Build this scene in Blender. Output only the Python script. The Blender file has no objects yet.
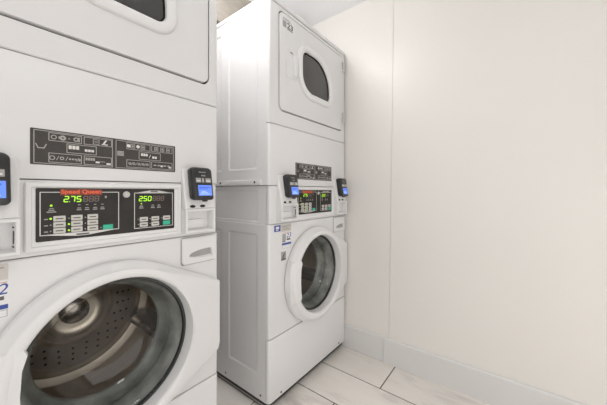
import bpy, bmesh, math, random
from mathutils import Vector, Matrix
random.seed(4)
SC = bpy.context.scene
COL = SC.collection
W, D = 0.683, 0.70            # footprint of one stacked unit
HX = W / 2

# ------------------------------------------------------------------ materials
def mat(name, col, rough=0.5, metal=0.0, spec=0.5, emit=None, estr=1.0, coat=0.0):
    m = bpy.data.materials.new(name); m.use_nodes = True
    b = m.node_tree.nodes['Principled BSDF']
    b.inputs['Base Color'].default_value = (*col, 1)
    b.inputs['Roughness'].default_value = rough
    b.inputs['Metallic'].default_value = metal
    b.inputs['Specular IOR Level'].default_value = spec
    b.inputs['Coat Weight'].default_value = coat
    if emit:
        b.inputs['Emission Color'].default_value = (*emit, 1)
        b.inputs['Emission Strength'].default_value = estr
    return m

def noise_paint(m, scale, amount, bump=0.0, bscale=200.0, stretch=(1, 1, 1)):
    """slight tone variation and an orange-peel bump on a painted surface"""
    nt = m.node_tree; N = nt.nodes; L = nt.links; b = N['Principled BSDF']
    col = b.inputs['Base Color'].default_value[:3]
    tc = N.new('ShaderNodeTexCoord'); mp = N.new('ShaderNodeMapping')
    mp.inputs['Scale'].default_value = stretch
    L.new(tc.outputs['Object'], mp.inputs['Vector'])
    n = N.new('ShaderNodeTexNoise'); n.inputs['Scale'].default_value = scale; n.inputs['Detail'].default_value = 4
    L.new(mp.outputs['Vector'], n.inputs['Vector'])
    r = N.new('ShaderNodeValToRGB')
    r.color_ramp.elements[0].position = 0.3; r.color_ramp.elements[1].position = 0.7
    r.color_ramp.elements[0].color = (*[c * (1 - amount) for c in col], 1)
    r.color_ramp.elements[1].color = (*[min(1, c * (1 + amount)) for c in col], 1)
    L.new(n.outputs['Fac'], r.inputs['Fac']); L.new(r.outputs['Color'], b.inputs['Base Color'])
    if bump:
        n2 = N.new('ShaderNodeTexNoise'); n2.inputs['Scale'].default_value = bscale; n2.inputs['Detail'].default_value = 2
        L.new(tc.outputs['Object'], n2.inputs['Vector'])
        bp = N.new('ShaderNodeBump'); bp.inputs['Strength'].default_value = bump; bp.inputs['Distance'].default_value = 0.002
        L.new(n2.outputs['Fac'], bp.inputs['Height']); L.new(bp.outputs['Normal'], b.inputs['Normal'])
    return m

def glass_mat(name, tint, ior=1.45, rough=0.015):
    m = bpy.data.materials.new(name); m.use_nodes = True
    nt = m.node_tree; N = nt.nodes; L = nt.links
    for n in list(N): N.remove(n)
    o = N.new('ShaderNodeOutputMaterial'); mx = N.new('ShaderNodeMixShader')
    t = N.new('ShaderNodeBsdfTransparent'); t.inputs['Color'].default_value = (*tint, 1)
    g = N.new('ShaderNodeBsdfGlossy'); g.inputs['Roughness'].default_value = rough
    f = N.new('ShaderNodeFresnel'); f.inputs['IOR'].default_value = ior
    L.new(f.outputs['Fac'], mx.inputs['Fac']); L.new(t.outputs[0], mx.inputs[1]); L.new(g.outputs[0], mx.inputs[2])
    L.new(mx.outputs[0], o.inputs['Surface'])
    return m

M = {}
M['enamel'] = noise_paint(mat('white_enamel', (0.745, 0.74, 0.74), 0.36, spec=0.45), 3.0, 0.012, 0.06, 350)
M['plastic'] = noise_paint(mat('white_plastic', (0.77, 0.765, 0.765), 0.42), 4.0, 0.012)
M['grey_plastic'] = mat('light_grey_plastic', (0.62, 0.61, 0.60), 0.45)
M['black'] = noise_paint(mat('black_overlay', (0.024, 0.021, 0.019), 0.45, spec=0.3), 30, 0.2)
M['decal'] = noise_paint(mat('decal_film', (0.046, 0.041, 0.037), 0.55), 60, 0.15)
M['decal_ink'] = mat('decal_pale_ink', (0.40, 0.385, 0.36), 0.5)
M['decal_white'] = mat('decal_white_ink', (0.75, 0.73, 0.70), 0.5)
M['silver'] = mat('silver_ink', (0.55, 0.54, 0.52), 0.35, 0.3)
M['red'] = mat('red_letter', (0.82, 0.13, 0.055), 0.5)
M['red_back'] = mat('red_band', (0.20, 0.035, 0.02), 0.5)
M['led_on'] = mat('lit_green_led', (0.2, 0.5, 0.02), 0.4, emit=(0.50, 0.92, 0.04), estr=0.85)
M['led_off'] = mat('unlit_segment', (0.16, 0.115, 0.095), 0.4)
M['lamp_off'] = mat('unlit_lamp', (0.42, 0.41, 0.39), 0.4)
M['key'] = mat('cream_key', (0.60, 0.585, 0.545), 0.45)
M['ink'] = mat('dark_key_ink', (0.12, 0.11, 0.10), 0.5)
M['green'] = mat('green_key', (0.03, 0.46, 0.30), 0.4)
M['terminal'] = noise_paint(mat('black_terminal_plastic', (0.022, 0.022, 0.024), 0.38), 40, 0.2)
M['screen'] = mat('blue_lcd', (0.05, 0.1, 0.4), 0.2, emit=(0.16, 0.30, 0.88), estr=0.85)
M['screen_dark'] = mat('blue_lcd_text', (0.03, 0.06, 0.3), 0.2, emit=(0.08, 0.15, 0.66), estr=0.8)
M['screen_pale'] = mat('pale_lcd_text', (0.2, 0.3, 0.5), 0.2, emit=(0.36, 0.52, 0.95), estr=0.9)
M['slot'] = mat('slot_black', (0.010, 0.010, 0.010), 0.6)
M['rubber'] = noise_paint(mat('grey_door_rubber', (0.42, 0.425, 0.405), 0.5), 11, 0.5, 0.3, 60)
M['seal_gap_shade'] = mat('dark_seal_gap_shade', (0.015, 0.014, 0.013), 0.8, spec=0.2)  # window seal, also painted shade in the dryer door gap and lid groove
M['rim'] = mat('dark_rim_rubber', (0.030, 0.034, 0.034), 0.35)
M['steel'] = noise_paint(mat('drum_steel', (0.62, 0.54, 0.46), 0.28, 0.75), 6, 0.12, stretch=(1, 5, 1))
M['lifter'] = mat('lifter_steel', (0.40, 0.36, 0.33), 0.22, 0.8)
M['dryer_steel'] = mat('dryer_drum_steel', (0.50, 0.45, 0.40), 0.45, 0.4)
M['hole'] = mat('perforation_dark', (0.012, 0.010, 0.010), 0.7)
M['glass'] = glass_mat('door_glass', (0.86, 0.875, 0.86), 1.5)
M['dryer_glass'] = glass_mat('dryer_window_glass', (0.72, 0.69, 0.65), 2.1, 0.06)
M['chrome'] = mat('hinge_metal', (0.55, 0.54, 0.53), 0.3, 0.9)
M['dark_metal'] = mat('dark_screw', (0.10, 0.095, 0.09), 0.4, 0.7)
M['label_white'] = mat('label_white', (0.78, 0.78, 0.79), 0.5)
M['label_grey'] = mat('label_grey', (0.36, 0.35, 0.34), 0.5)
M['label_beige'] = mat('label_beige', (0.60, 0.565, 0.53), 0.5)
M['label_blue'] = mat('label_blue', (0.035, 0.07, 0.33), 0.5)
M['label_orange'] = mat('label_orange', (0.62, 0.28, 0.12), 0.5)
M['foot'] = mat('black_foot_gap_shade', (0.03, 0.03, 0.03), 0.6)  # feet, also the black that puts shade in the floor gap
M['wall'] = noise_paint(mat('cream_wall_paint', (0.80, 0.775, 0.738), 0.38, spec=0.45), 1.2, 0.015, 0.16, 130)
M['base'] = noise_paint(mat('white_baseboard_paint', (0.715, 0.71, 0.695), 0.4), 4, 0.015)
M['ceiling'] = noise_paint(mat('white_ceiling_paint', (0.95, 0.96, 0.98), 0.8), 3, 0.01)
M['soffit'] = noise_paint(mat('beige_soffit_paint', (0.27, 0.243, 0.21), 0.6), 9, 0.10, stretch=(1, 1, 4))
M['grout'] = mat('brown_grout', (0.115, 0.092, 0.07), 0.9)

def tile_mat():
    m = mat('wood_look_tile', (0.7, 0.66, 0.61), 0.38)
    nt = m.node_tree; N = nt.nodes; L = nt.links; b = N['Principled BSDF']
    tc = N.new('ShaderNodeTexCoord'); geo = N.new('ShaderNodeNewGeometry')
    ofs = N.new('ShaderNodeVectorMath'); ofs.operation = 'MULTIPLY_ADD'
    comb = N.new('ShaderNodeCombineXYZ')
    for i in range(3): L.new(geo.outputs['Random Per Island'], comb.inputs[i])
    L.new(comb.outputs[0], ofs.inputs[0]); ofs.inputs[1].default_value = (7, 13, 3)
    L.new(tc.outputs['Object'], ofs.inputs[2])
    mp = N.new('ShaderNodeMapping'); mp.inputs['Scale'].default_value = (1.0, 0.22, 1.0)
    mp.inputs['Rotation'].default_value = (0, 0, 0.05)
    L.new(ofs.outputs[0], mp.inputs['Vector'])
    n = N.new('ShaderNodeTexNoise'); n.inputs['Scale'].default_value = 8; n.inputs['Detail'].default_value = 6
    n.inputs['Roughness'].default_value = 0.6; n.inputs['Distortion'].default_value = 0.6
    L.new(mp.outputs[0], n.inputs['Vector'])
    r = N.new('ShaderNodeValToRGB'); e = r.color_ramp.elements
    e[0].position = 0.25; e[0].color = (0.52, 0.475, 0.455, 1)
    e[1].position = 0.68; e[1].color = (0.89, 0.85, 0.80, 1)
    k = e.new(0.45); k.color = (0.83, 0.79, 0.74, 1)
    L.new(n.outputs['Fac'], r.inputs['Fac'])
    hsv = N.new('ShaderNodeHueSaturation')
    mr = N.new('ShaderNodeMapRange'); mr.inputs['To Min'].default_value = 0.93; mr.inputs['To Max'].default_value = 1.05
    L.new(geo.outputs['Random Per Island'], mr.inputs['Value']); L.new(mr.outputs[0], hsv.inputs['Value'])
    L.new(r.outputs['Color'], hsv.inputs['Color']); L.new(hsv.outputs[0], b.inputs['Base Color'])
    return m
M['tile'] = tile_mat()

# ------------------------------------------------------------------ mesh helpers
def obj(name, bm, m, parent=None, smooth=True, angle=35, recalc=True):
    if recalc: bmesh.ops.recalc_face_normals(bm, faces=bm.faces[:])
    me = bpy.data.meshes.new(name)
    if smooth:
        for f in bm.faces: f.smooth = True
    bm.to_mesh(me); bm.free()
    for mm in (m if isinstance(m, (list, tuple)) else [m]): me.materials.append(M[mm])
    if smooth: me.set_sharp_from_angle(angle=math.radians(angle))
    o = bpy.data.objects.new(name, me); COL.objects.link(o)
    o.parent = parent
    return o

def P(x, y, z):                       # machine coordinates (front left bottom corner) -> root coordinates
    return Vector((x - HX, y - D / 2, z))

def arc(cx, cz, r, a0, a1, n):
    return [(cx + r * math.cos(a0 + (a1 - a0) * i / n), cz + r * math.sin(a0 + (a1 - a0) * i / n)) for i in range(n + 1)]

def rrect(x0, z0, x1, z1, r=0.01, n=6, off=0.0):
    """rounded rectangle outline, r = one radius or (bl, br, tr, tl)"""
    R = (r,) * 4 if not isinstance(r, (tuple, list)) else r
    x0 -= off; z0 -= off; x1 += off; z1 += off
    R = [max(q + off, 0.0004) for q in R]
    h = math.pi / 2
    return (arc(x0 + R[0], z0 + R[0], R[0], 2 * h, 3 * h, n) + arc(x1 - R[1], z0 + R[1], R[1], 3 * h, 4 * h, n)
            + arc(x1 - R[2], z1 - R[2], R[2], 0, h, n) + arc(x0 + R[3], z1 - R[3], R[3], h, 2 * h, n))

def circle(cx, cz, r, n=64):
    return [(cx + r * math.cos(2 * math.pi * i / n), cz + r * math.sin(2 * math.pi * i / n)) for i in range(n)]

def loft(bm, loops, cap0=True, cap1=True, mi=0):
    """loops: list of lists of Vectors, all the same length"""
    vs = [[bm.verts.new(p) for p in lp] for lp in loops]
    n = len(vs[0])
    for a, b in zip(vs, vs[1:]):
        for i in range(n):
            j = (i + 1) % n
            f = bm.faces.new((a[i], a[j], b[j], b[i])); f.material_index = mi
    if cap0: bm.faces.new(vs[0]).material_index = mi
    if cap1: bm.faces.new(list(reversed(vs[-1]))).material_index = mi
    return vs

def at_y(outl, y):
    return [P(x, y(x, z) if callable(y) else y, z) for x, z in outl]

def plate(bm, x0, z0, x1, z1, y0, y1, r=0.003, bev=0.0, n=5, mi=0):
    """rounded plate from y0 (back) to y1 (front); bev rounds its front edge"""
    loops = [at_y(rrect(x0, z0, x1, z1, r, n), y0)]
    if bev:
        loops.append(at_y(rrect(x0, z0, x1, z1, r, n), y1 + bev))
        loops.append(at_y(rrect(x0, z0, x1, z1, r, n, -bev * 0.3), y1 + bev * 0.3))
        loops.append(at_y(rrect(x0, z0, x1, z1, r, n, -bev), y1))
    else:
        loops.append(at_y(rrect(x0, z0, x1, z1, r, n), y1))
    loft(bm, loops, True, True, mi)

def box(bm, x0, x1, y0, y1, z0, z1, local=True, mi=0, bev=0.0):
    q = P if local else (lambda a, b, c: Vector((a, b, c)))
    t = bmesh.new()
    vs = [t.verts.new(q(x, y, z)) for z in (z0, z1) for y in (y0, y1) for x in (x0, x1)]
    for f in ((0, 1, 3, 2), (4, 6, 7, 5), (0, 4, 5, 1), (2, 3, 7, 6), (0, 2, 6, 4), (1, 5, 7, 3)):
        t.faces.new([vs[i] for i in f])
    if bev: bmesh.ops.bevel(t, geom=t.edges[:], offset=bev, segments=2, affect='EDGES', profile=0.6)
    bmesh.ops.recalc_face_normals(t, faces=t.faces[:])
    vm = {v: bm.verts.new(v.co) for v in t.verts}
    for f in t.faces: bm.faces.new([vm[v] for v in f.verts]).material_index = mi
    t.free()

def lathe(bm, cx, cz, prof, n=72, capend=True):
    """revolve (radius, y) about the front-to-back axis through (cx, cz)"""
    loops = [at_y(circle(cx, cz, max(r, 0.0005), n), y) for r, y in prof]
    loft(bm, loops, False, capend)

def fill_with_hole(bm, outer, inner, y):
    ed = []
    rings = []
    for lp in (outer, inner):
        vs = [bm.verts.new(p) for p in at_y(lp, y)]
        rings.append(vs)
        for i in range(len(vs)): ed.append(bm.edges.new((vs[i], vs[(i + 1) % len(vs)])))
    bmesh.ops.triangle_fill(bm, edges=ed, use_beauty=True)
    return rings

def wrap_panel(bm, z0, z1, depth=0.02, r=0.012, hole=None, holedepth=None, x0=0.0, x1=W, y=0.0, zb=0.003):
    """sheet-metal front whose vertical edges roll round to the sides; optional hole with a turned-in lip"""
    k = 6
    h = math.pi / 2
    left = [(x0 + r - r * math.cos(h * i / k), y + r - r * math.sin(h * i / k)) for i in range(k + 1)]
    right = [(x1 - r + r * math.sin(h * i / k), y + r - r * math.cos(h * i / k)) for i in range(k + 1)]
    plan = [(x0, y + depth)] + left + right + [(x1, y + depth)]
    def strip(pts):
        rows = []
        for z, ins in ((z0, zb), (z0 + zb * 0.3, zb * 0.3), (z0 + zb, 0), (z1 - zb, 0), (z1 - zb * 0.3, zb * 0.3), (z1, zb)):
            rows.append([bm.verts.new(P(a, b + ins, z)) for a, b in pts])
        return rows
    def skin(rows):
        for a, b in zip(rows, rows[1:]):
            for i in range(len(a) - 1): bm.faces.new((a[i], a[i + 1], b[i + 1], b[i]))
    if hole is None:
        skin(strip(plan))
    else:
        skin(strip([(x0, y + depth)] + left)); skin(strip(right + [(x1, y + depth)]))
        xa, xb = x0 + r, x1 - r
        for za, zc in ((z0, z0 + zb), (z1, z1 - zb)):
            s = [bm.verts.new(P(xa, y + zb, za)), bm.verts.new(P(xb, y + zb, za)), bm.verts.new(P(xb, y, zc)), bm.verts.new(P(xa, y, zc))]
            bm.faces.new(s)
        rg = fill_with_hole(bm, [(xa, z0 + zb), (xb, z0 + zb), (xb, z1 - zb), (xa, z1 - zb)], hole, y)
        hv = rg[1]; bk = [bm.verts.new(v.co + Vector((0, holedepth or depth, 0))) for v in hv]
        for i in range(len(hv)):
            j = (i + 1) % len(hv); bm.faces.new((hv[i], hv[j], bk[j], bk[i]))
    for z in (z0, z1):                                      # top and bottom returns
        a = [bm.verts.new(P(px, py + zb, z)) for px, py in plan]
        bm.faces.new(a)
    bmesh.ops.remove_doubles(bm, verts=bm.verts[:], dist=1e-5)

def side_sheet(bm, x, s, y0, y1, z0, z1, recs, d=0.0038, sl=0.009):
    """cabinet side at x, s = +1 when the inside lies towards +x; recs = pressed panels (y0,y1,z0,z1)"""
    def fill(outer, inners):
        ed = []; rings = []
        for lp in [outer] + inners:
            vs = [bm.verts.new(P(x, a, b)) for a, b in lp]; rings.append(vs)
            for i in range(len(vs)): ed.append(bm.edges.new((vs[i], vs[(i + 1) % len(vs)])))
        bmesh.ops.triangle_fill(bm, edges=ed, use_beauty=True)
        return rings[1:]
    inn = [rrect(a, c, b, e, 0.012, 3) for a, b, c, e in recs]
    rings = fill([(y0, z0), (y1, z0), (y1, z1), (y0, z1)], inn)
    for (a, b, c, e), rg in zip(recs, rings):
        lo = [bm.verts.new(P(x + s * d, p, q)) for p, q in rrect(a, c, b, e, 0.012, 3, -sl)]
        n = len(lo)
        for i in range(n):
            j = (i + 1) % n; bm.faces.new((rg[i], rg[j], lo[j], lo[i]))
        bm.faces.new(lo)

def text_obj(name, body, x0, z0, x1, z1, y, m, parent, bold=0.0, shear=0.0, depth=0.0004):
    """lettering as real mesh, fitted into the box x0..x1, z0..z1 on the plane y"""
    cu = bpy.data.curves.new(name, 'FONT'); cu.body = body; cu.offset = bold; cu.shear = shear
    cu.extrude = 0.01; cu.resolution_u = 3
    t = bpy.data.objects.new(name + '_curve', cu); COL.objects.link(t)
    dg = bpy.context.evaluated_depsgraph_get(); dg.update()
    me = bpy.data.meshes.new_from_object(t.evaluated_get(dg))
    bpy.data.objects.remove(t); bpy.data.curves.remove(cu)
    xs = [v.co.x for v in me.vertices]; ys = [v.co.y for v in me.vertices]
    ax, bx, ay, by = min(xs), max(xs), min(ys), max(ys)
    for v in me.vertices:
        u = (v.co.x - ax) / (bx - ax); w = (v.co.y - ay) / (by - ay)
        v.co = P(x0 + u * (x1 - x0), y - depth * (1 if v.co.z > 0 else 0), z0 + w * (z1 - z0))
    me.name = name
    me.materials.clear(); me.materials.append(M[m])
    o = bpy.data.objects.new(name, me); COL.objects.link(o); o.parent = parent
    return o

SEG = {'2': 'abged', '7': 'abc', '5': 'afgcd', '0': 'abcdef', '8': 'abcdefg'}
def digit(bm, ch, x0, z0, w, h, y0, y1, mi=0):
    t = h * 0.17; sh = 0.10
    def bar(ax, az, bx, bz):
        d = Vector((bx - ax, bz - az)); L = d.length; d /= L; nrm = Vector((-d.y, d.x)) * t / 2
        a = Vector((ax, az)) + d * t * 0.15; b = Vector((bx, bz)) - d * t * 0.15
        out = [a + nrm, a - nrm, b - nrm, b + nrm]
        loft(bm, [[P(x0 + p.x + sh * p.y, y, z0 + p.y) for p in out] for y in (y0, y1)], mi=mi)
    m = h / 2
    S = {'a': (0, h, w, h), 'b': (w, h, w, m), 'c': (w, m, w, 0), 'd': (0, 0, w, 0), 'e': (0, m, 0, 0), 'f': (0, h, 0, m), 'g': (0, m, w, m)}
    for s in SEG[ch]: bar(*S[s])

def frame_lines(bm, x0, z0, x1, z1, t, y0, y1, r=0.001, mi=0):
    outer = rrect(x0, z0, x1, z1, r, 2); inner = rrect(x0, z0, x1, z1, r, 2, -t)
    loft(bm, [at_y(outer, y0), at_y(outer, y1), at_y(inner, y1), at_y(inner, y0)], False, False, mi)

# ------------------------------------------------------------------ one stacked washer and dryer
DC = (0.354, 0.560)               # washer door centre (x, z)

def door_outline(n=96, off=0.0):
    pts = circle(0.350, 0.556, 0.250 + off, 180)
    for z in (0.436, 0.668): pts += circle(0.669, z, 0.012 + off, 40)
    pts = sorted(set((round(a, 6), round(b, 6)) for a, b in pts))
    def half(seq):
        h = []
        for p in seq:
            while len(h) > 1 and (h[-1][0] - h[-2][0]) * (p[1] - h[-2][1]) - (h[-1][1] - h[-2][1]) * (p[0] - h[-2][0]) <= 0: h.pop()
            h.append(p)
        return h[:-1]
    hull = half(pts) + half(pts[::-1])
    out = []
    for i in range(n):
        a = 2 * math.pi * i / n; dx, dz = math.cos(a), math.sin(a)
        for (px, pz), (qx, qz) in zip(hull, hull[1:] + hull[:1]):
            ex, ez = qx - px, qz - pz
            det = dx * -ez + dz * ex
            if abs(det) < 1e-12: continue
            rx, rz = px - DC[0], pz - DC[1]
            t = (rx * -ez + rz * ex) / det; u = (dx * rz - dz * rx) / det
            if t > 0 and -1e-6 <= u <= 1 + 1e-6:
                out.append((DC[0] + t * dx, DC[1] + t * dz)); break
    return out

def mix_outline(a, b, k):
    return [(p[0] + (q[0] - p[0]) * k, p[1] + (q[1] - p[1]) * k) for p, q in zip(a, b)]

def card_reader(root, xm0, xm1, xt0, xt1, catch):
    """payment reader: white wedge mount, black tilted terminal with keys and blue screen, payout tray"""
    # wedge mount
    bm = bmesh.new()
    def ym(x, z): return -0.010 - 0.021 * (1.072 - z) / 0.13
    o = rrect(xm0, 0.9375, xm1, 1.074, (0.002, 0.002, 0.012, 0.012), 5)
    oi = rrect(xm0, 0.9375, xm1, 1.074, (0.002, 0.002, 0.012, 0.012), 5, -0.004)
    loft(bm, [at_y(o, 0.0), at_y(o, lambda x, z: ym(x, z) + 0.004), at_y(oi, ym)])
    mt = obj('card_reader', bm, 'plastic', root)
    # two dark slots on the ledge under the terminal
    for k in (0, 1):
        bm = bmesh.new(); cx = xm0 + 0.024 + 0.036 * k
        o = [(cx + 0.0100 * math.cos(a * math.pi / 12), 0.9475 + 0.0048 * math.sin(a * math.pi / 12)) for a in range(24)]
        loft(bm, [at_y(o, -0.030), at_y(o, lambda x, z: ym(x, z) - 0.0006)])
        obj('card_slot', bm, 'slot', mt)
    # terminal
    def yf(x, z): return -0.041 - 0.017 * (1.077 - z) / 0.109
    def yb(x, z): return ym(x, z) + 0.002
    z0, z1 = 0.968, 1.077
    R = (0.010, 0.010, 0.014, 0.014)
    bm = bmesh.new()
    loft(bm, [at_y(rrect(xt0, z0, xt1, z1, R, 6, -0.004), yb),
              at_y(rrect(xt0, z0, xt1, z1, R, 6), lambda x, z: yf(x, z) + 0.020),
              at_y(rrect(xt0, z0, xt1, z1, R, 6), lambda x, z: yf(x, z) + 0.006),
              at_y(rrect(xt0, z0, xt1, z1, R, 6, -0.0015), lambda x, z: yf(x, z) + 0.002),
              at_y(rrect(xt0, z0, xt1, z1, R, 6, -0.005), yf)])
    w = xt1 - xt0
    for q in range(5):                                                   # maker's line and a small mark, too small to read
        o = rrect(xt0 + (0.33 + 0.07 * q) * w, 1.0595, xt0 + (0.385 + 0.07 * q) * w, 1.0625, 0.0005, 2)
        loft(bm, [at_y(o, lambda x, z: yf(x, z) + 0.001), at_y(o, lambda x, z: yf(x, z) - 0.0006)], mi=1)
    for q in range(3):
        o = rrect(xt0 + (0.44 + 0.07 * q) * w, 1.0475, xt0 + (0.49 + 0.07 * q) * w, 1.0520, 0.0005, 2)
        loft(bm, [at_y(o, lambda x, z: yf(x, z) + 0.001), at_y(o, lambda x, z: yf(x, z) - 0.0006)], mi=1)
    obj('terminal', bm, ['terminal', 'label_grey'], mt)
    def face(b, x0, za, x1, zb, up=0.0008, r=0.001, mi=0):
        o = rrect(x0, za, x1, zb, r, 2)
        loft(b, [at_y(o, lambda x, z: yf(x, z) + 0.001), at_y(o, lambda x, z: yf(x, z) - up)], mi=mi)
    w = xt1 - xt0
    b = bmesh.new()
    face(b, xt0 + 0.24 * w, 0.983, xt0 + 0.90 * w, 1.018)
    face(b, xt0 + 0.28 * w, 1.009, xt0 + 0.82 * w, 1.0125, 0.0011, 0.0005, 1)
    face(b, xt0 + 0.28 * w, 1.0045, xt0 + 0.70 * w, 1.007, 0.0011, 0.0005, 1)
    for q in range(3): face(b, xt0 + (0.30 + 0.04 * q) * w, 0.987 + 0.0045 * q, xt0 + (0.80 - 0.1 * q) * w, 0.9895 + 0.0045 * q, 0.0011, 0.0005, 2)
    obj('screen', b, ['screen', 'screen_dark', 'screen_pale'], mt)
    for a, c in ((0.16, 0.40), (0.45, 0.55), (0.62, 0.88)):
        b = bmesh.new(); face(b, xt0 + a * w, 1.0265, xt0 + c * w, 1.0415, 0.0016)
        face(b, xt0 + (a + 0.03) * w, 1.030, xt0 + (c - 0.04) * w, 1.034, 0.0020, 0.0005, 1)
        obj('key', b, ['label_grey', 'decal_white'], mt)
    # black cable clip below the terminal
    bm = bmesh.new(); box(bm, xt0 + 0.62 * w, xt0 + 0.76 * w, -0.046, -0.028, 0.9625, 0.972, bev=0.002); obj('clip', bm, 'terminal', mt)
    # payout tray under the mount
    bm = bmesh.new()
    xa, xb = xm0 - 0.002, xm1; za, zb = 0.860, 0.939; t = 0.008
    o = rrect(xa, za, xb, zb, 0.003, 4)
    loft(bm, [at_y(o, 0.0), at_y(o, -0.034), at_y(rrect(xa, za, xb, zb, 0.003, 4, -0.002), -0.036),
              at_y(rrect(xa, za, xb, zb, 0.003, 4, -t + 0.001), -0.036), at_y(rrect(xa, za, xb, zb, 0.003, 4, -t), -0.034),
              at_y(rrect(xa, za, xb, zb, 0.003, 4, -t - 0.003), -0.002)])
    tr = obj('payout_tray', bm, 'plastic', root)
    bm = bmesh.new(); plate(bm, xa + t + 0.006, za + t + 0.003, xb - t - 0.022, za + 0.042, -0.0021, -0.010, 0.003, 0.002)
    obj('tray_flap', bm, 'plastic', tr)
    if not catch: return
    bm = bmesh.new(); xr = xb - t - 0.001
    box(bm, xr - 0.0022, xr - 0.0008, -0.0250, -0.0215, 0.884, 0.912); box(bm, xr - 0.0022, xr - 0.0008, -0.026, -0.014, 0.918, 0.921)
    box(bm, xr - 0.0022, xr - 0.0008, -0.026, -0.014, 0.876, 0.879)
    obj('tray_slot', bm, 'slot', tr)

def make_stack(dryer_text, washer_text, hinges):
    root = bpy.data.objects.new('stacked_washer_dryer', None); COL.objects.link(root)
    root.empty_display_size = 0.2
    # ---------------- dryer cabinet: sides, roof, back
    bm = bmesh.new()
    yA = 0.020
    rec = [(0.075, 0.290, 1.10, 1.816), (0.345, 0.640, 1.10, 1.816)]
    side_sheet(bm, 0.0, 1, yA, D, 1.026, 1.864, rec); side_sheet(bm, W, -1, yA, D, 1.026, 1.864, rec)
    for q in ([(0, D, 1.026), (W, D, 1.026), (W, D, 1.864), (0, D, 1.864)], [(0, yA, 1.026), (W, yA, 1.026), (W, D, 1.026), (0, D, 1.026)],
              [(0, yA, 1.864), (W, yA, 1.864), (W, D, 1.864), (0, D, 1.864)]):
        bm.faces.new([bm.verts.new(P(*v)) for v in q])
    bmesh.ops.remove_doubles(bm, verts=bm.verts[:], dist=1e-5)
    dcab = obj('dryer_cabinet', bm, 'enamel', root, angle=20)
    bm = bmesh.new()                                                     # lid
    box(bm, 0.0, W, 0.0, D, 1.8690, 1.890, bev=0.004); box(bm, 0.006, W - 0.006, 0.008, D - 0.004, 1.8635, 1.8695, mi=1)  # inset dark box paints the shade of the groove
    obj('top_cap', bm, ['enamel', 'seal_gap_shade'], root)
    # front frame round the dryer door
    bm = bmesh.new()
    dx0, dz0, dx1, dz1 = 0.068, 1.381, 0.640, 1.842
    wrap_panel(bm, 1.3080, 1.8650, 0.020, 0.012, rrect(dx0, dz0, dx1, dz1, 0.024, 8, 0.0062), 0.018)
    obj('dryer_front', bm, 'enamel', root)
    bm = bmesh.new()
    loft(bm, [at_y(rrect(dx0, dz0, dx1, dz1, 0.024, 8, 0.008), 0.011), at_y(rrect(dx0, dz0, dx1, dz1, 0.024, 8, -0.03), 0.011)], False, False)
    obj('door_gap_shade', bm, 'seal_gap_shade', root)  # dark ring added behind the door gap to paint its shade
    # dryer drum behind the window
    bm = bmesh.new()
    lathe(bm, 0.37, 1.60, [(0.235, 0.020), (0.225, 0.035), (0.285, 0.05), (0.285, 0.50), (0.0, 0.51)], 56)
    bmesh.ops.reverse_faces(bm, faces=bm.faces[:])
    obj('dryer_drum', bm, 'dryer_steel', root, recalc=False)
    # dryer door with window opening
    gx0, gz0, gx1, gz1 = 0.233, 1.517, 0.488, 1.722
    GR = (0.085, 0.030, 0.150, 0.045)
    g = lambda off: rrect(gx0, gz0, gx1, gz1, GR, 12, off)
    bm = bmesh.new()
    lo = [rrect(dx0, dz0, dx1, dz1, 0.024, 12, o) for o in (0, 0, -0.0012, -0.005)]
    ys = (0.012, 0.000, -0.0038, -0.0050)
    vs = loft(bm, [at_y(a, b) for a, b in zip(lo, ys)], False, False)
    bmesh.ops.triangle_fill(bm, edges=[bm.edges.get((vs[3][i], vs[3][(i + 1) % len(vs[3])])) for i in range(len(vs[3]))]
                            + (lambda r: [bm.edges.new((r[i], r[(i + 1) % len(r)])) for i in range(len(r))])([bm.verts.new(p) for p in at_y(g(0.030), -0.005)]), use_beauty=True)
    dd = obj('dryer_door', bm, 'enamel', root)
    bm = bmesh.new()
    prof = [(0.036, -0.0050), (0.0350, -0.0110), (0.0310, -0.0155), (0.025, -0.0180), (0.016, -0.0185), (0.008, -0.0165), (0.002, -0.0120), (0.0, -0.0040), (-0.001, 0.012)]
    loft(bm, [at_y(g(o), y) for o, y in prof], False, False)
    obj('window_frame', bm, 'plastic', dd)
    bm = bmesh.new()
    loft(bm, [at_y(g(0.004), -0.0015), at_y(g(-0.02), -0.0025)], False, True)
    obj('window_glass', bm, 'dryer_glass', dd)
    bm = bmesh.new()                                                     # dark inner edge of the window seal
    loft(bm, [at_y(g(0.0), -0.0045), at_y(g(-0.005), -0.0045), at_y(g(-0.006), -0.0010)], False, False)
    obj('window_seal', bm, 'seal_gap_shade', dd)
    # recessed pull beside the window
    bm = bmesh.new()
    o = rrect(0.112, 1.548, 0.193, 1.688, 0.006, 5)
    loft(bm, [at_y(o, -0.0050), at_y(o, -0.0072), at_y(rrect(0.112, 1.548, 0.193, 1.688, 0.006, 5, -0.004), -0.0072),
              at_y(rrect(0.112, 1.548, 0.193, 1.688, 0.006, 5, -0.008), -0.0054)], False, True)
    hd = obj('door_pull', bm, 'plastic', dd)
    bm = bmesh.new(); plate(bm, 0.164, 1.562, 0.188, 1.666, -0.0050, -0.0170, 0.005, 0.005); obj('pull_grip', bm, 'plastic', dd)
    bm = bmesh.new(); plate(bm, 0.140, 1.668, 0.158, 1.676, -0.0050, -0.0080, 0.002); obj('latch_mark', bm, 'label_grey', dd)
    for za, zb in hinges:
        bm = bmesh.new(); box(bm, 0.648, 0.661, -0.012, 0.004, za, zb, bev=0.003)
        lathe(bm, 0.6545, (za + zb) / 2, [(0.003, -0.010), (0.003, -0.0135)], 10)
        obj('hinge', bm, 'grey_plastic', dd)
    # number sticker
    bm = bmesh.new(); plate(bm, 0.082, 1.770, 0.164, 1.824, -0.0050, -0.0054, 0.002)
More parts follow.
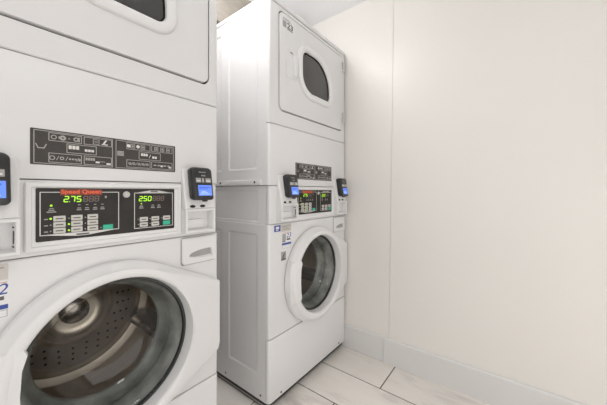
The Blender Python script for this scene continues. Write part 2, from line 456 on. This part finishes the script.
    for q in ((0.086, 1.811, 0.150, 1.814), (0.086, 1.817, 0.140, 1.820), (0.086, 1.776, 0.112, 1.806)): plate(bm, *q, -0.0053, -0.0057, 0.0005, mi=1)
    plate(bm, 0.116, 1.7735, 0.160, 1.7775, -0.0053, -0.0057, 0.0005, mi=2)
    st = obj('number_sticker', bm, ['label_white', 'label_grey', 'ink'], dd)
    if dryer_text: text_obj('sticker_number', dryer_text, 0.117, 1.780, 0.160, 1.807, -0.0054, 'ink', dd, 0.03)
    # service panel below the dryer door, with the instruction decal
    bm = bmesh.new(); wrap_panel(bm, 1.0250, 1.3055, 0.020); obj('service_panel', bm, 'enamel', root)
    bm = bmesh.new(); plate(bm, 0.186, 1.0590, 0.521, 1.1425, 0.0, -0.0010, 0.002); base_faces = set(bm.faces)
    ya, yb = -0.0009, -0.0014; t = 0.0015
    frame_lines(bm, 0.1915, 1.0620, 0.3475, 1.1395, t, ya, yb); frame_lines(bm, 0.3545, 1.0620, 0.5160, 1.1395, t, ya, yb)
    for q in ((0.217, 1.117, 0.280, 1.1365), (0.284, 1.117, 0.3455, 1.1365), (0.250, 1.0915, 0.311, 1.1145), (0.217, 1.0655, 0.280, 1.0885), (0.284, 1.0655, 0.3455, 1.0885),
              (0.381, 1.117, 0.445, 1.1365), (0.448, 1.117, 0.5115, 1.1365), (0.413, 1.0905, 0.475, 1.1140), (0.381, 1.0655, 0.445, 1.0875), (0.448, 1.0655, 0.5115, 1.0875)):
        frame_lines(bm, *q, t, ya, yb)
    # little pictograms: wash tub, discs, squares, slashes
    tub = [(0.194, 1.108), (0.1985, 1.097), (0.2100, 1.097), (0.2145, 1.108), (0.2125, 1.108), (0.2088, 1.0992), (0.1997, 1.0992), (0.1960, 1.108)]
    loft(bm, [at_y(tub, ya), at_y(tub, yb)]); 
    def bar(x0, z0, x1, z1): plate(bm, x0, z0, x1, z1, ya, yb, 0.0004, n=2)
    def disc(x, z, r, hole=0.0):
        if hole:
            loft(bm, [at_y(circle(x, z, r, 16), ya), at_y(circle(x, z, r, 16), yb), at_y(circle(x, z, hole, 16), yb), at_y(circle(x, z, hole, 16), ya)], False, False)
        else: loft(bm, [at_y(circle(x, z, r, 14), ya), at_y(circle(x, z, r, 14), yb)])
    def slash(x, z, h=0.010):
        o = [(x - 0.003, z - h / 2), (x - 0.0015, z - h / 2), (x + 0.003, z + h / 2), (x + 0.0015, z + h / 2)]
        loft(bm, [at_y(o, ya), at_y(o, yb)])
    disc(0.2265, 1.1265, 0.0055, 0.0036); disc(0.2430, 1.1265, 0.0062, 0.0020); bar(0.2350, 1.1235, 0.2375, 1.1295); bar(0.2530, 1.1255, 0.2570, 1.1275); disc(0.2685, 1.1265, 0.0055, 0.0026); bar(0.272, 1.121, 0.276, 1.132)
    frame_lines(bm, 0.303, 1.120, 0.317, 1.133, 0.0014, ya, yb); bar(0.306, 1.1255, 0.314, 1.1275)
    disc(0.2235, 1.0770, 0.0055, 0.0036); slash(0.2335, 1.077); disc(0.2415, 1.0770, 0.0042, 0.0022); slash(0.2505, 1.077)
    for k in range(3): bar(0.2545 + 0.0055 * k, 1.0745, 0.2585 + 0.0055 * k, 1.0785)
    slash(0.2715, 1.076); bar(0.2735, 1.0725, 0.2775, 1.0785)
    for k in range(4): bar(0.2875 + 0.0052 * k, 1.0765, 0.2917 + 0.0052 * k, 1.0835)
    bar(0.318, 1.0745, 0.330, 1.0760)
    for k in range(4): bar(0.358, 1.0965 + 0.0034 * k, 0.3745, 1.0990 + 0.0034 * k)
    for x in (0.397, 0.424, 0.462, 0.480, 0.498):
        frame_lines(bm, x - 0.0060, 1.1205, x + 0.0060, 1.1325, 0.0016, ya, yb); disc(x, 1.1265, 0.0028)
    for x in (0.3895, 0.400, 0.4135, 0.425, 0.4365): disc(x, 1.0765, 0.0036, 0.0016)
    for x in (0.3945, 0.4065, 0.4195, 0.431): slash(x, 1.0765, 0.008)
    for x in (0.4545, 0.466, 0.4840, 0.496): bar(x, 1.0745, x + 0.008, 1.0785)
    for f in bm.faces:
        if f not in base_faces: f.material_index = 1
    base_faces = set(bm.faces); yb = -0.0016
    for k in range(3): bar(0.2540 + 0.0072 * k, 1.1015, 0.2600 + 0.0072 * k, 1.1105)
    for k in range(3): bar(0.2860 + 0.0068 * k, 1.0985, 0.2917 + 0.0068 * k, 1.1045)
    loft(bm, [at_y([(0.323, 1.121), (0.3275, 1.121), (0.3345, 1.1335), (0.3300, 1.1335)], y) for y in (ya, yb)]); bar(0.322, 1.1205, 0.336, 1.1230)
    disc(0.3865, 1.1265, 0.0048); disc(0.411, 1.1270, 0.0048)
    for k in range(3): bar(0.419 + 0.0065 * k, 1.1015, 0.4245 + 0.0065 * k, 1.1090)
    for k in range(2): bar(0.4505 + 0.0072 * k, 1.0965, 0.4565 + 0.0072 * k, 1.1030)
    slash(0.4435, 1.102); bar(0.309, 1.0710, 0.3175, 1.0755); bar(0.333, 1.0685, 0.3425, 1.0730); bar(0.4750, 1.0725, 0.4820, 1.0775); bar(0.500, 1.0700, 0.508, 1.0745)
    for f in bm.faces:
        if f not in base_faces: f.material_index = 2
    obj('instruction_decal', bm, ['decal', 'decal_ink', 'decal_white'], root, smooth=False)
    # bracket that joins dryer and washer on each side
    for x0, x1, xs, sx in ((-0.009, 0.0, -0.009, -1), (W, W + 0.009, W + 0.009, 1)):
        bm = bmesh.new(); box(bm, x0, x1, 0.048, 0.372, 1.0265, 1.0520, bev=0.003); br = obj('mounting_bracket', bm, 'plastic', root)
        for yy in (0.084, 0.346):
            bm = bmesh.new()
            loft(bm, [[P(xs + sx * e, yy + r * math.cos(a * math.pi / 6), 1.0400 + r * math.sin(a * math.pi / 6)) for a in range(12)] for e, r in ((-0.001, 0.0055), (0.0015, 0.0055), (0.003, 0.003))])
            obj('screw', bm, 'dark_metal', br)
    # ---------------- washer: control housing
    bm = bmesh.new()
    side_sheet(bm, 0.006, 1, 0.020, D, 0.840, 1.0235, [(0.077, 0.640, 0.855, 1.005)], 0.002, 0.004)
    side_sheet(bm, W - 0.006, -1, 0.020, D, 0.840, 1.0235, [(0.077, 0.640, 0.855, 1.005)], 0.002, 0.004)
    bm.faces.new([bm.verts.new(P(*v)) for v in ((0.006, D, 0.84), (W - 0.006, D, 0.84), (W - 0.006, D, 1.0235), (0.006, D, 1.0235))])
    bm.faces.new([bm.verts.new(P(*v)) for v in ((0.006, 0.0, 1.0235), (W - 0.006, 0.0, 1.0235), (W - 0.006, D, 1.0235), (0.006, D, 1.0235))])
    wrap_panel(bm, 0.8475, 1.0235, 0.022, 0.010, x0=0.006, x1=W - 0.006)
    obj('control_housing', bm, 'enamel', root, angle=20)
    bm = bmesh.new()                                                     # raised white bezel
    X0, Z0, X1, Z1 = 0.176, 0.8570, 0.540, 1.0185
    loft(bm, [at_y(rrect(X0, Z0, X1, Z1, 0.004, 4), 0.0), at_y(rrect(X0, Z0, X1, Z1, 0.004, 4), -0.006), at_y(rrect(X0, Z0, X1, Z1, 0.004, 4, -0.0025), -0.0085),
              at_y(rrect(X0, Z0, X1, Z1, 0.004, 4, -0.0105), -0.0085), at_y(rrect(X0, Z0, X1, Z1, 0.004, 4, -0.0130), -0.0040)], False, True)
    obj('panel_bezel', bm, 'plastic', root)
    ya, yb = -0.0054, -0.0060
    bm = bmesh.new(); plate(bm, 0.1945, 0.8795, 0.5160, 1.0045, -0.0040, -0.0055, 0.003)
    # printed silver outlines and wedges
    frame_lines(bm, 0.2010, 0.8930, 0.3610, 0.9955, 0.0018, ya, yb, mi=1); frame_lines(bm, 0.3990, 0.8890, 0.5110, 0.9930, 0.0018, ya, yb, mi=1)
    for o in ([(0.2010, 0.8945), (0.2700, 0.8860), (0.2920, 0.8860), (0.3610, 0.8945)], [(0.3990, 0.9915), (0.5110, 0.9915), (0.4680, 0.9995), (0.4400, 0.9995)]):
        loft(bm, [at_y(o, ya), at_y(o, yb - 0.0001)], mi=1)
    plate(bm, 0.268, 0.8875, 0.294, 0.8915, ya, -0.0064, 0.0005, mi=3); plate(bm, 0.444, 0.9945, 0.464, 0.9980, ya, -0.0064, 0.0005, mi=3)
    # captions too small to read, as marks
    def cap(x0, z0, x1, z1): plate(bm, x0, z0, x1, z1, ya, yb, 0.0004, n=2, mi=2)
    cap(0.2130, 0.9465, 0.2300, 0.9490); cap(0.2160, 0.9510, 0.2270, 0.9530); cap(0.2175, 0.9550, 0.2255, 0.9568)
    for x in (0.2735, 0.2895, 0.3065, 0.3225):
        cap(x - 0.0025, 0.9620, x + 0.0025, 0.9640); cap(x - 0.0040, 0.9540, x + 0.0040, 0.9560); cap(x - 0.0048, 0.9495, x + 0.0048, 0.9518)
    for z in (0.9310, 0.9160, 0.9015): cap(0.2085, z - 0.0012, 0.2155, z + 0.0012)
    for x in (0.4180, 0.4500, 0.4680):
        cap(x - 0.0030, 0.9555, x + 0.0030, 0.9572); cap(x - 0.0045, 0.9515, x + 0.0045, 0.9535); cap(x - 0.0055, 0.9470, x + 0.0055, 0.9495)
    cap(0.328, 0.979, 0.332, 0.985)
    plate(bm, 0.2370, 0.9870, 0.3215, 1.0020, ya, -0.0062, 0.001, mi=4)
    pan = obj('control_panel', bm, ['black', 'silver', 'label_grey', 'ink', 'red_back'], root, smooth=False)
    text_obj('lettering', 'Speed Queen', 0.2385, 0.9878, 0.3200, 1.0016, -0.0062, 'red', pan, 0.035, 0.0)
    dw, dh = 0.0080, 0.0130
    for x0, zz, price in ((0.2440, 0.9712, '275'), (0.4120, 0.9690, '250')):
        bm = bmesh.new()
        plate(bm, x0 - 0.003, zz - 0.0022, x0 + 0.074, zz + dh + 0.0022, ya, -0.0058, 0.001, mi=2)
        for k, ch in enumerate(price): digit(bm, ch, x0 + 0.0122 * k, zz, dw, dh, -0.0057, -0.0064)
        plate(bm, x0 + 0.0096, zz - 0.0006, x0 + 0.0114, zz + 0.0012, -0.0057, -0.0064, 0.0004)
        for k in range(3): digit(bm, '8', x0 + 0.0380 + 0.0118 * k, zz, dw, dh, -0.0057, -0.0062, mi=1)
        obj('display', bm, ['led_on', 'led_off', 'black'], pan, smooth=False)
    def lamp(name, x, z, r, m):
        b = bmesh.new(); loft(b, [at_y(circle(x, z, r, 14), ya), at_y(circle(x, z, r, 14), -0.0066), at_y(circle(x, z, r * 0.6, 14), -0.0074)]); obj(name, b, m, pan)
    for x, z, r in ((0.2210, 0.9630, 0.0024), (0.2200, 0.9320, 0.0024), (0.2535, 0.9165, 0.0022), (0.2535, 0.9015, 0.0022), (0.4180, 0.9610, 0.0016)): lamp('lit_indicator', x, z, r, 'led_on')
    for x, z in ((0.2200, 0.9170), (0.2200, 0.9025), (0.2535, 0.9310), (0.2860, 0.9310), (0.2860, 0.9160), (0.2860, 0.9015), (0.3190, 0.9015), (0.4100, 0.9155), (0.4100, 0.9005), (0.4425, 0.9155), (0.4425, 0.9005), (0.4765, 0.9150)):
        lamp('indicator', x, z, 0.0015, 'lamp_off')
    def key(x0, z0, w_, m='key'):
        b = bmesh.new(); plate(b, x0, z0, x0 + w_, z0 + 0.0130, ya, -0.0078, 0.0018, 0.0012)
        if m == 'key': plate(b, x0 + 0.0040, z0 + 0.0050, x0 + w_ - 0.0045, z0 + 0.0078, -0.0077, -0.0080, 0.0004, n=2, mi=1)
        obj('key', b, [m, 'ink'], pan)
    for x0 in (0.2245, 0.2575, 0.2900):
        for z0 in (0.9250, 0.9105, 0.8960): key(x0, z0, 0.0228)
    key(0.3235, 0.8950, 0.0230, 'green')
    for x0 in (0.4135, 0.4460, 0.4800):
        for z0 in (0.9085, 0.8930): key(x0, z0, 0.0222, 'green' if x0 > 0.47 and z0 < 0.9 else 'key')
    bm = bmesh.new(); lathe(bm, 0.3790, 0.9880, [(0.0088, -0.0050), (0.0088, -0.0080), (0.0070, -0.0095), (0.0050, -0.0085), (0.0042, -0.0085), (0.0030, -0.0100), (0.0, -0.0100)], 24)
    obj('key_switch', bm, 'silver', pan)
    # card readers and trays
    card_reader(root, 0.050, 0.168, 0.077, 0.152, True)
    card_reader(root, 0.541, 0.648, 0.554, 0.629, False)
    # ---------------- washer body
    bm = bmesh.new()
    rec = [(0.075, 0.290, 0.150, 0.800), (0.345, 0.640, 0.150, 0.800)]
    side_sheet(bm, 0.0, 1, yA, D, 0.040, 0.8440, rec); side_sheet(bm, W, -1, yA, D, 0.040, 0.8440, rec)
    for q in ([(0, D, 0.040), (W, D, 0.040), (W, D, 0.8440), (0, D, 0.8440)], [(0, yA, 0.040), (W, yA, 0.040), (W, D, 0.040), (0, D, 0.040)],
              [(0, yA, 0.8440), (W, yA, 0.8440), (W, D, 0.8440), (0, D, 0.8440)]):
        bm.faces.new([bm.verts.new(P(*v)) for v in q])
    bmesh.ops.remove_doubles(bm, verts=bm.verts[:], dist=1e-5)
    wc = obj('washer_cabinet', bm, 'enamel', root, angle=20)
    for yy, zz in ((0.314, 0.062), (0.054, 0.062)):
        for xs, sx in ((0.0, -1), (W, 1)):
            bm = bmesh.new()
            loft(bm, [[P(xs + sx * e, yy + r * math.cos(a * math.pi / 6), zz + r * math.sin(a * math.pi / 6)) for a in range(12)] for e, r in ((-0.001, 0.005), (0.001, 0.005), (0.002, 0.003))])
            obj('screw', bm, 'dark_metal', wc)
    bm = bmesh.new(); wrap_panel(bm, 0.3285, 0.8455, 0.020, 0.012, circle(DC[0], DC[1], 0.206, 72), 0.03); obj('washer_front', bm, 'enamel', root)
    bm = bmesh.new(); wrap_panel(bm, 0.0420, 0.3260, 0.020, 0.014, y=-0.002, x0=-0.001, x1=W + 0.001); lp = obj('lower_panel', bm, 'enamel', root)
    for xx in (0.078, W - 0.078):
        bm = bmesh.new(); lathe(bm, xx, 0.058, [(0.005, 0.001), (0.005, -0.003), (0.003, -0.004), (0, -0.004)], 12); obj('screw', bm, 'dark_metal', lp)
    # detergent drawer, upper right
    bm = bmesh.new()
    o = lambda off: rrect(0.5425, 0.7520, 0.6700, 0.8405, (0.012, 0.006, 0.003, 0.003), 6, off)
    pocket = [(0.566, 0.776), (0.585, 0.772), (0.610, 0.769), (0.640, 0.7665), (0.656, 0.7665), (0.654, 0.783), (0.650, 0.797), (0.630, 0.7975), (0.600, 0.7950), (0.576, 0.7890), (0.568, 0.7840)]
    vs = loft(bm, [at_y(o(0), 0.0), at_y(o(0), -0.0050), at_y(o(-0.002), -0.0072)], False, False)[-1]
    pv = [bm.verts.new(p) for p in at_y(pocket, -0.0072)]
    bmesh.ops.triangle_fill(bm, edges=[bm.edges.get((vs[i], vs[(i + 1) % len(vs)])) for i in range(len(vs))] + [bm.edges.new((pv[i], pv[(i + 1) % len(pv)])) for i in range(len(pv))], use_beauty=True)
    cx, cz = 0.612, 0.785
    pi_ = [bm.verts.new(P(cx + (x - cx) * 0.88, -0.0072 + 0.028 * max(0.0, (z - 0.766) / 0.031) + 0.001, cz + (z - cz) * 0.9)) for x, z in pocket]
    for i in range(len(pv)):
        j = (i + 1) % len(pv); bm.faces.new((pv[i], pv[j], pi_[j], pi_[i]))
    bm.faces.new(pi_)
    obj('detergent_drawer', bm, 'plastic', root)
    bm = bmesh.new(); plate(bm, 0.5400, 0.7495, 0.6725, 0.8425, 0.0, -0.0012, 0.008); obj('drawer_seal', bm, 'label_grey', root)
    # ---------------- washer door
    H = door_outline(); n = len(H)
    C = lambda r: [(DC[0] + r * math.cos(2 * math.pi * i / n), DC[1] + r * math.sin(2 * math.pi * i / n)) for i in range(n)]
    Hi = door_outline(off=-0.003); Hj = door_outline(off=-0.018)
    def yd(y0):                                                          # the door thins towards its hinge on the right
        return lambda x, z: y0 * (1 - 0.50 * max(0.0, min(1.0, (x - 0.50) / 0.165)) ** 1.2)
    bm = bmesh.new()
    loft(bm, [at_y(Hi, -0.0015), at_y(H, yd(-0.0050)), at_y(H, yd(-0.0240)), at_y(Hi, yd(-0.0290)), at_y(Hj, yd(-0.0430)), at_y(mix_outline(Hj, C(0.226), 0.10), yd(-0.0450)), at_y(mix_outline(Hj, C(0.226), 0.6), yd(-0.0480)),
              at_y(C(0.222), yd(-0.0500)), at_y(C(0.209), yd(-0.0495)), at_y(C(0.2040), -0.0455), at_y(C(0.2025), -0.0400), at_y(C(0.1985), -0.0080), at_y(C(0.1985), -0.0020)], False, False)
    wd = obj('washer_door', bm, 'plastic', root, angle=40)
    bm = bmesh.new()
    lathe(bm, *DC, [(0.1995, -0.0085), (0.1980, -0.0110), (0.1915, -0.0105), (0.1900, -0.0070), (0.1900, -0.0010)], 72, False)
    obj('glass_rim', bm, 'rim', wd)
    bm = bmesh.new()
    lathe(bm, *DC, [(0.1915, -0.0060), (0.1860, -0.0120), (0.1790, -0.0080), (0.1700, 0.0080), (0.1600, 0.0300), (0.1460, 0.0580), (0.1220, 0.0780), (0.0800, 0.0880), (0.0, 0.0910)], 72)
    obj('door_glass', bm, 'glass', wd)
    bm = bmesh.new()                                                     # grip tab on the left of the ring
    o = [(0.108, 0.462), (0.163, 0.462), (0.1735, 0.478), (0.1680, 0.510), (0.1650, 0.562), (0.1680, 0.618), (0.1770, 0.650), (0.171, 0.662), (0.112, 0.660), (0.104, 0.620), (0.102, 0.560), (0.104, 0.500)]
    c0 = (0.137, 0.560)
    sc = lambda k: [(c0[0] + (x - c0[0]) * k, c0[1] + (z - c0[1]) * k) for x, z in o]
    loft(bm, [at_y(o, lambda x, z: -0.030 if x < 0.14 else -0.038), at_y(o, lambda x, z: -0.0335 - 0.0165 * min(1, (x - 0.102) / 0.03)), at_y(sc(0.97), lambda x, z: -0.0355 - 0.0175 * min(1, (x - 0.102) / 0.03))], True, True)
    obj('door_handle', bm, 'plastic', wd, angle=50)
    # rubber boot and drum
    bm = bmesh.new()
    lathe(bm, *DC, [(0.2060, 0.0040), (0.1980, 0.0010), (0.1940, 0.0080), (0.1880, 0.0300), (0.1760, 0.0480), (0.1800, 0.0620), (0.1700, 0.0800), (0.1580, 0.0900), (0.1560, 0.1000)], 72, False)
    obj('rubber_boot', bm, 'rubber', root)
    bm = bmesh.new()
    lathe(bm, *DC, [(0.1560, 0.0980), (0.1640, 0.1060), (0.2450, 0.1150), (0.2620, 0.1350), (0.2650, 0.3900), (0.2560, 0.4180), (0.2320, 0.4280), (0.2200, 0.4200), (0.2080, 0.4200), (0.2000, 0.4280), (0.1300, 0.4280), (0.1180, 0.4100), (0.1060, 0.3980), (0.0900, 0.3960), (0.0800, 0.4050), (0.0600, 0.4080), (0.0, 0.4080)], 72)
    bmesh.ops.reverse_faces(bm, faces=bm.faces[:])
    dr = obj('drum', bm, 'steel', root, recalc=False)
    for k, a0 in enumerate((95, 215, 335)):
        bm = bmesh.new(); a = math.radians(a0)
        er = Vector((math.cos(a), 0, math.sin(a))); et = Vector((-math.sin(a), 0, math.cos(a))); c = P(DC[0], 0, DC[1])
        loops = []
        for y, hgt in ((0.130, 0.040), (0.150, 0.066), (0.370, 0.072), (0.405, 0.050)):
            loops.append([c + Vector((0, y, 0)) + er * (0.262 - rr) + et * tt for rr, tt in ((-0.002, -0.042), (hgt * 0.5, -0.028), (hgt * 0.92, -0.014), (hgt, 0.0), (hgt * 0.92, 0.014), (hgt * 0.5, 0.028), (-0.002, 0.042))])
        loft(bm, loops)
        obj('lifter', bm, 'lifter', dr, angle=60)
    bm = bmesh.new()
    for ring, cnt in ((0.145, 22), (0.165, 26), (0.185, 30)):
        for i in range(cnt):
            a = 2 * math.pi * (i + 0.5 * (cnt % 4 == 2)) / cnt
            yy = 0.4272
            x, z = DC[0] + ring * math.cos(a), DC[1] + ring * math.sin(a)
            lathe(bm, x, z, [(0.0042, yy), (0.0020, yy - 0.0008)], 8)
    pf = obj('perforations', bm, 'hole', dr); pf['kind'] = 'stuff'
    bm = bmesh.new()
    lathe(bm, *DC, [(0.045, 0.4085), (0.043, 0.3980), (0.030, 0.3920), (0.0, 0.3900)], 36); obj('hub', bm, 'lifter', dr)
    # stickers left of the door
    def sticker(label, m, q, marks, extra=None):
        bm = bmesh.new(); plate(bm, *q, 0.0, -0.0006, 0.001)
        for mi, r in marks: plate(bm, *r, -0.0005, -0.0010, 0.0005, mi=mi)
        if extra: extra(bm)
        k = obj('sticker', bm, m, root); k['label'] = label
        return k
    sticker('blue square sticker', ['label_blue', 'label_white'], (0.034, 0.811, 0.076, 0.840), [(1, (0.044, 0.822, 0.066, 0.834)), (1, (0.044, 0.815, 0.060, 0.819))])
    sticker('beige caution sticker', ['label_beige', 'label_grey'], (0.080, 0.806, 0.152, 0.841), [(1, (0.086, 0.831, 0.146, 0.834)), (1, (0.090, 0.823, 0.132, 0.826)), (1, (0.090, 0.815, 0.140, 0.818))])
    k = sticker('white sticker with a blue number and dark bars', ['label_white', 'label_grey', 'label_blue', 'label_orange', 'ink'], (0.084, 0.722, 0.155, 0.804),
            [(1, (0.088, 0.764, 0.113, 0.796)), (4, (0.088, 0.757, 0.110, 0.763)), (4, (0.119, 0.763, 0.1460, 0.7710)), (2, (0.086, 0.743, 0.152, 0.7525)), (3, (0.088, 0.7995, 0.151, 0.8010)),
             (1, (0.088, 0.7400, 0.151, 0.7410)), (1, (0.088, 0.7260, 0.151, 0.7270)), (1, (0.150, 0.7260, 0.151, 0.7410)), (1, (0.088, 0.7260, 0.089, 0.7410))])
    text_obj('sticker_number', washer_text, 0.117 if len(washer_text) > 1 else 0.1355, 0.775, 0.152, 0.798, -0.0006, 'label_blue', k, 0.0, 0.2)
    sticker('small dark square sticker', ['label_grey', 'ink'], (0.080, 0.670, 0.114, 0.712), [(1, (0.083, 0.673, 0.111, 0.681))],
            lambda bm: loft(bm, [at_y([(0.086, 0.684), (0.097, 0.684), (0.110, 0.704), (0.097, 0.700)], y) for y in (-0.0005, -0.0010)], mi=1))
    # black box added under the cabinet, standing in for shade in the floor gap
    bm = bmesh.new(); box(bm, 0.012, W - 0.012, 0.014, D - 0.02, 0.016, 0.0415); obj('floor_gap_shade', bm, 'foot', root)
    # levelling feet
    for fx in (0.055, W - 0.055):
        for fy in (0.060, D - 0.060):
            bm = bmesh.new()
            loft(bm, [[P(fx + r * math.cos(a * math.pi / 10), fy + r * math.sin(a * math.pi / 10), z) for a in range(20)] for r, z in ((0.024, 0.0), (0.024, 0.010), (0.012, 0.014), (0.012, 0.041))])
            obj('foot', bm, 'foot', root)
    return root

GAP = 0.2641
near = make_stack('', '2', ()); near.location = (-HX, D / 2, 0)
near['label'] = 'white stacked washer and dryer nearest the camera, cut off by the left edge'
far = make_stack('23', '23', ((1.756, 1.815), (1.430, 1.495))); far.location = (GAP + HX, D / 2, 0)
far['label'] = 'white stacked washer and dryer farther away, in the corner against the cream wall'
for o in (near, far):
    o['category'] = 'washer dryer'; o['group'] = 'stacked coin laundry machines'

# ------------------------------------------------------------------ the room
XL, XW, YF, YB, ZC = -2.00, 0.957, -2.20, 0.745, 2.167
def struct(name, bm, m, smooth=False):
    o = obj(name, bm, m, None, smooth); o['kind'] = 'structure'; return o
def pbox(name, x0, x1, y0, y1, z0, z1, m, bev=0.0):
    bm = bmesh.new(); box(bm, x0, x1, y0, y1, z0, z1, False, 0, bev); return struct(name, bm, m)

# floor: wood-look planks running front to back, on a grout bed
bm = bmesh.new()
box(bm, XL - 0.1, XW + 0.1, YF - 0.1, YB + 0.1, -0.10, -0.0025, False, 1)
pw, pl, gt = 0.2235, 0.90, 0.0062
ends = {0: -0.326, -1: -0.82, -2: -0.195, -3: 0.11, -4: -0.50}
for k in range(-13, 2):
    x1 = 0.951 + k * pw; x0 = x1 - pw
    if k == 1: pass
    e = ends.get(k, random.uniform(-0.9, 0))
    y = e - pl * 4
    while y < YB + 0.1:
        ya_, yb_ = max(y, YF - 0.1), min(y + pl, YB + 0.1)
        if yb_ - ya_ > 0.01:
            a0, a1 = max(x0, XL - 0.1) + gt / 2, min(x1, XW + 0.1) - gt / 2
            if a1 - a0 > 0.01:
                b0, b1 = ya_ + gt / 2, yb_ - gt / 2; i = 0.0012
                lo = [bm.verts.new(Vector(v)) for v in ((a0, b0, -0.0026), (a1, b0, -0.0026), (a1, b1, -0.0026), (a0, b1, -0.0026))]
                mi_ = [bm.verts.new(Vector(v)) for v in ((a0, b0, -0.0010), (a1, b0, -0.0010), (a1, b1, -0.0010), (a0, b1, -0.0010))]
                up = [bm.verts.new(Vector(v)) for v in ((a0 + i, b0 + i, 0), (a1 - i, b0 + i, 0), (a1 - i, b1 - i, 0), (a0 + i, b1 - i, 0))]
                for A, B in ((lo, mi_), (mi_, up)):
                    for q in range(4): bm.faces.new((A[q], A[(q + 1) % 4], B[(q + 1) % 4], B[q]))
                bm.faces.new(up)
        y += pl
struct('floor', bm, ['tile', 'grout'])
pbox('ceiling', XL - 0.1, XW + 0.1, YF - 0.1, YB + 0.1, ZC, ZC + 0.1, 'ceiling')
pbox('wall_back', XL - 0.1, XW + 0.1, YB, YB + 0.1, -0.0025, ZC, 'wall')
pbox('wall_left', XL - 0.1, XL, YF, YB, -0.0025, ZC, 'wall')
pbox('wall_front', XL - 0.1, XW + 0.1, YF - 0.1, YF, -0.0025, ZC, 'wall')
# end wall: two boards meeting at a slightly leaning seam
bm = bmesh.new()
def ys(z): return -0.284 - 0.0155 * z
sw = 0.0022
def quad_prism(y00, y01, y10, y11, x0, x1, z0=-0.0025, z1=ZC, mi=0):
    vs = [bm.verts.new(Vector(v)) for v in ((x0, y00, z0), (x0, y01, z0), (x1, y01, z0), (x1, y00, z0), (x0, y10, z1), (x0, y11, z1), (x1, y11, z1), (x1, y10, z1))]
    for f in ((0, 1, 2, 3), (4, 7, 6, 5), (0, 4, 5, 1), (1, 5, 6, 2), (2, 6, 7, 3), (3, 7, 4, 0)):
        bm.faces.new([vs[i] for i in f]).material_index = mi
quad_prism(YF, ys(0) - sw, YF, ys(ZC) - sw, XW - 0.0015, XW + 0.1)
quad_prism(ys(0) - sw, ys(0) + sw, ys(ZC) - sw, ys(ZC) + sw, XW + 0.0025, XW + 0.1)
quad_prism(ys(0) + sw, YB, ys(ZC) + sw, YB, XW, XW + 0.1)
struct('wall_right', bm, 'wall')
# baseboard, two lengths butted together
bm = bmesh.new()
def board(y0, y1, t):
    pr = [(0.0, 0.0), (t, 0.0), (t, 0.136), (t - 0.002, 0.1415), (t - 0.006, 0.144), (0.0, 0.144)]
    rows = [[bm.verts.new(Vector((XW + 0.002 - a, y, b))) for a, b in pr] for y in (y0, y1)]
    for i in range(len(pr)):
        j = (i + 1) % len(pr); bm.faces.new((rows[0][i], rows[0][j], rows[1][j], rows[1][i]))
    bm.faces.new(rows[0]); bm.faces.new(list(reversed(rows[1])))
board(-0.2545, YB, 0.0115); board(YF, -0.2570, 0.0160)
struct('baseboard_right', bm, 'base')
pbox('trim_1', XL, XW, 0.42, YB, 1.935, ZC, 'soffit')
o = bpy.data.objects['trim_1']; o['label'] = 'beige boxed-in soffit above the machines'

# ------------------------------------------------------------------ lights
def area(name, loc, size, power, col, rot=(0, 0, 0), sy=None):
    l = bpy.data.lights.new(name, 'AREA'); l.energy = power; l.color = col; l.size = size
    if sy: l.shape = 'RECTANGLE'; l.size_y = sy
    o = bpy.data.objects.new(name, l); COL.objects.link(o); o.location = loc; o.rotation_euler = rot
    return o
def globe(name, loc, r, power, col):
    l = bpy.data.lights.new(name, 'POINT'); l.energy = power; l.color = col; l.shadow_soft_size = r
    o = bpy.data.objects.new(name, l); COL.objects.link(o); o.location = loc
    return o
globe('ceiling_lamp', (0.02, 0.09, 2.06), 0.09, 11.5, (1.0, 0.985, 0.975))
area('ceiling_lamp', (-0.45, -1.24, 2.15), 0.35, 4.0, (1.0, 0.97, 0.93))
area('left_fill', (-1.95, -1.15, 1.05), 1.9, 10, (0.985, 0.99, 1.0), (0, math.radians(-90), 0), 2.0)  # soft fill added at the closed left wall to brighten the end wall
area('front_fill', (-0.15, -2.17, 0.64), 1.8, 11.5, (1.0, 0.99, 0.985), (math.radians(90), 0, 0), 1.2)  # low fill added behind the camera to lift the fronts and floor
w = bpy.data.worlds.new('room_air'); SC.world = w; w.use_nodes = True
w.node_tree.nodes['Background'].inputs[0].default_value = (1, 1, 1, 1)
w.node_tree.nodes['Background'].inputs[1].default_value = 0.3

# ------------------------------------------------------------------ camera
cam = bpy.data.cameras.new('camera'); co = bpy.data.objects.new('camera', cam); COL.objects.link(co)
yaw = 0.9096
co.location = (-0.6074, -0.8738, 0.9958)
co.rotation_euler = (math.radians(90), 0, -yaw)
cam.sensor_fit = 'HORIZONTAL'; cam.sensor_width = 36.0
cam.lens = 274.34 / 607 * 36.0
cam.shift_y = -(202.5 - 191.757) / 607
cam.clip_start = 0.02
SC.camera = co
SC.view_settings.view_transform = 'Standard'; SC.view_settings.look = 'None'
SC.view_settings.gamma = 1.0; SC.view_settings.exposure = -0.06
SC.view_settings.use_curve_mapping = False
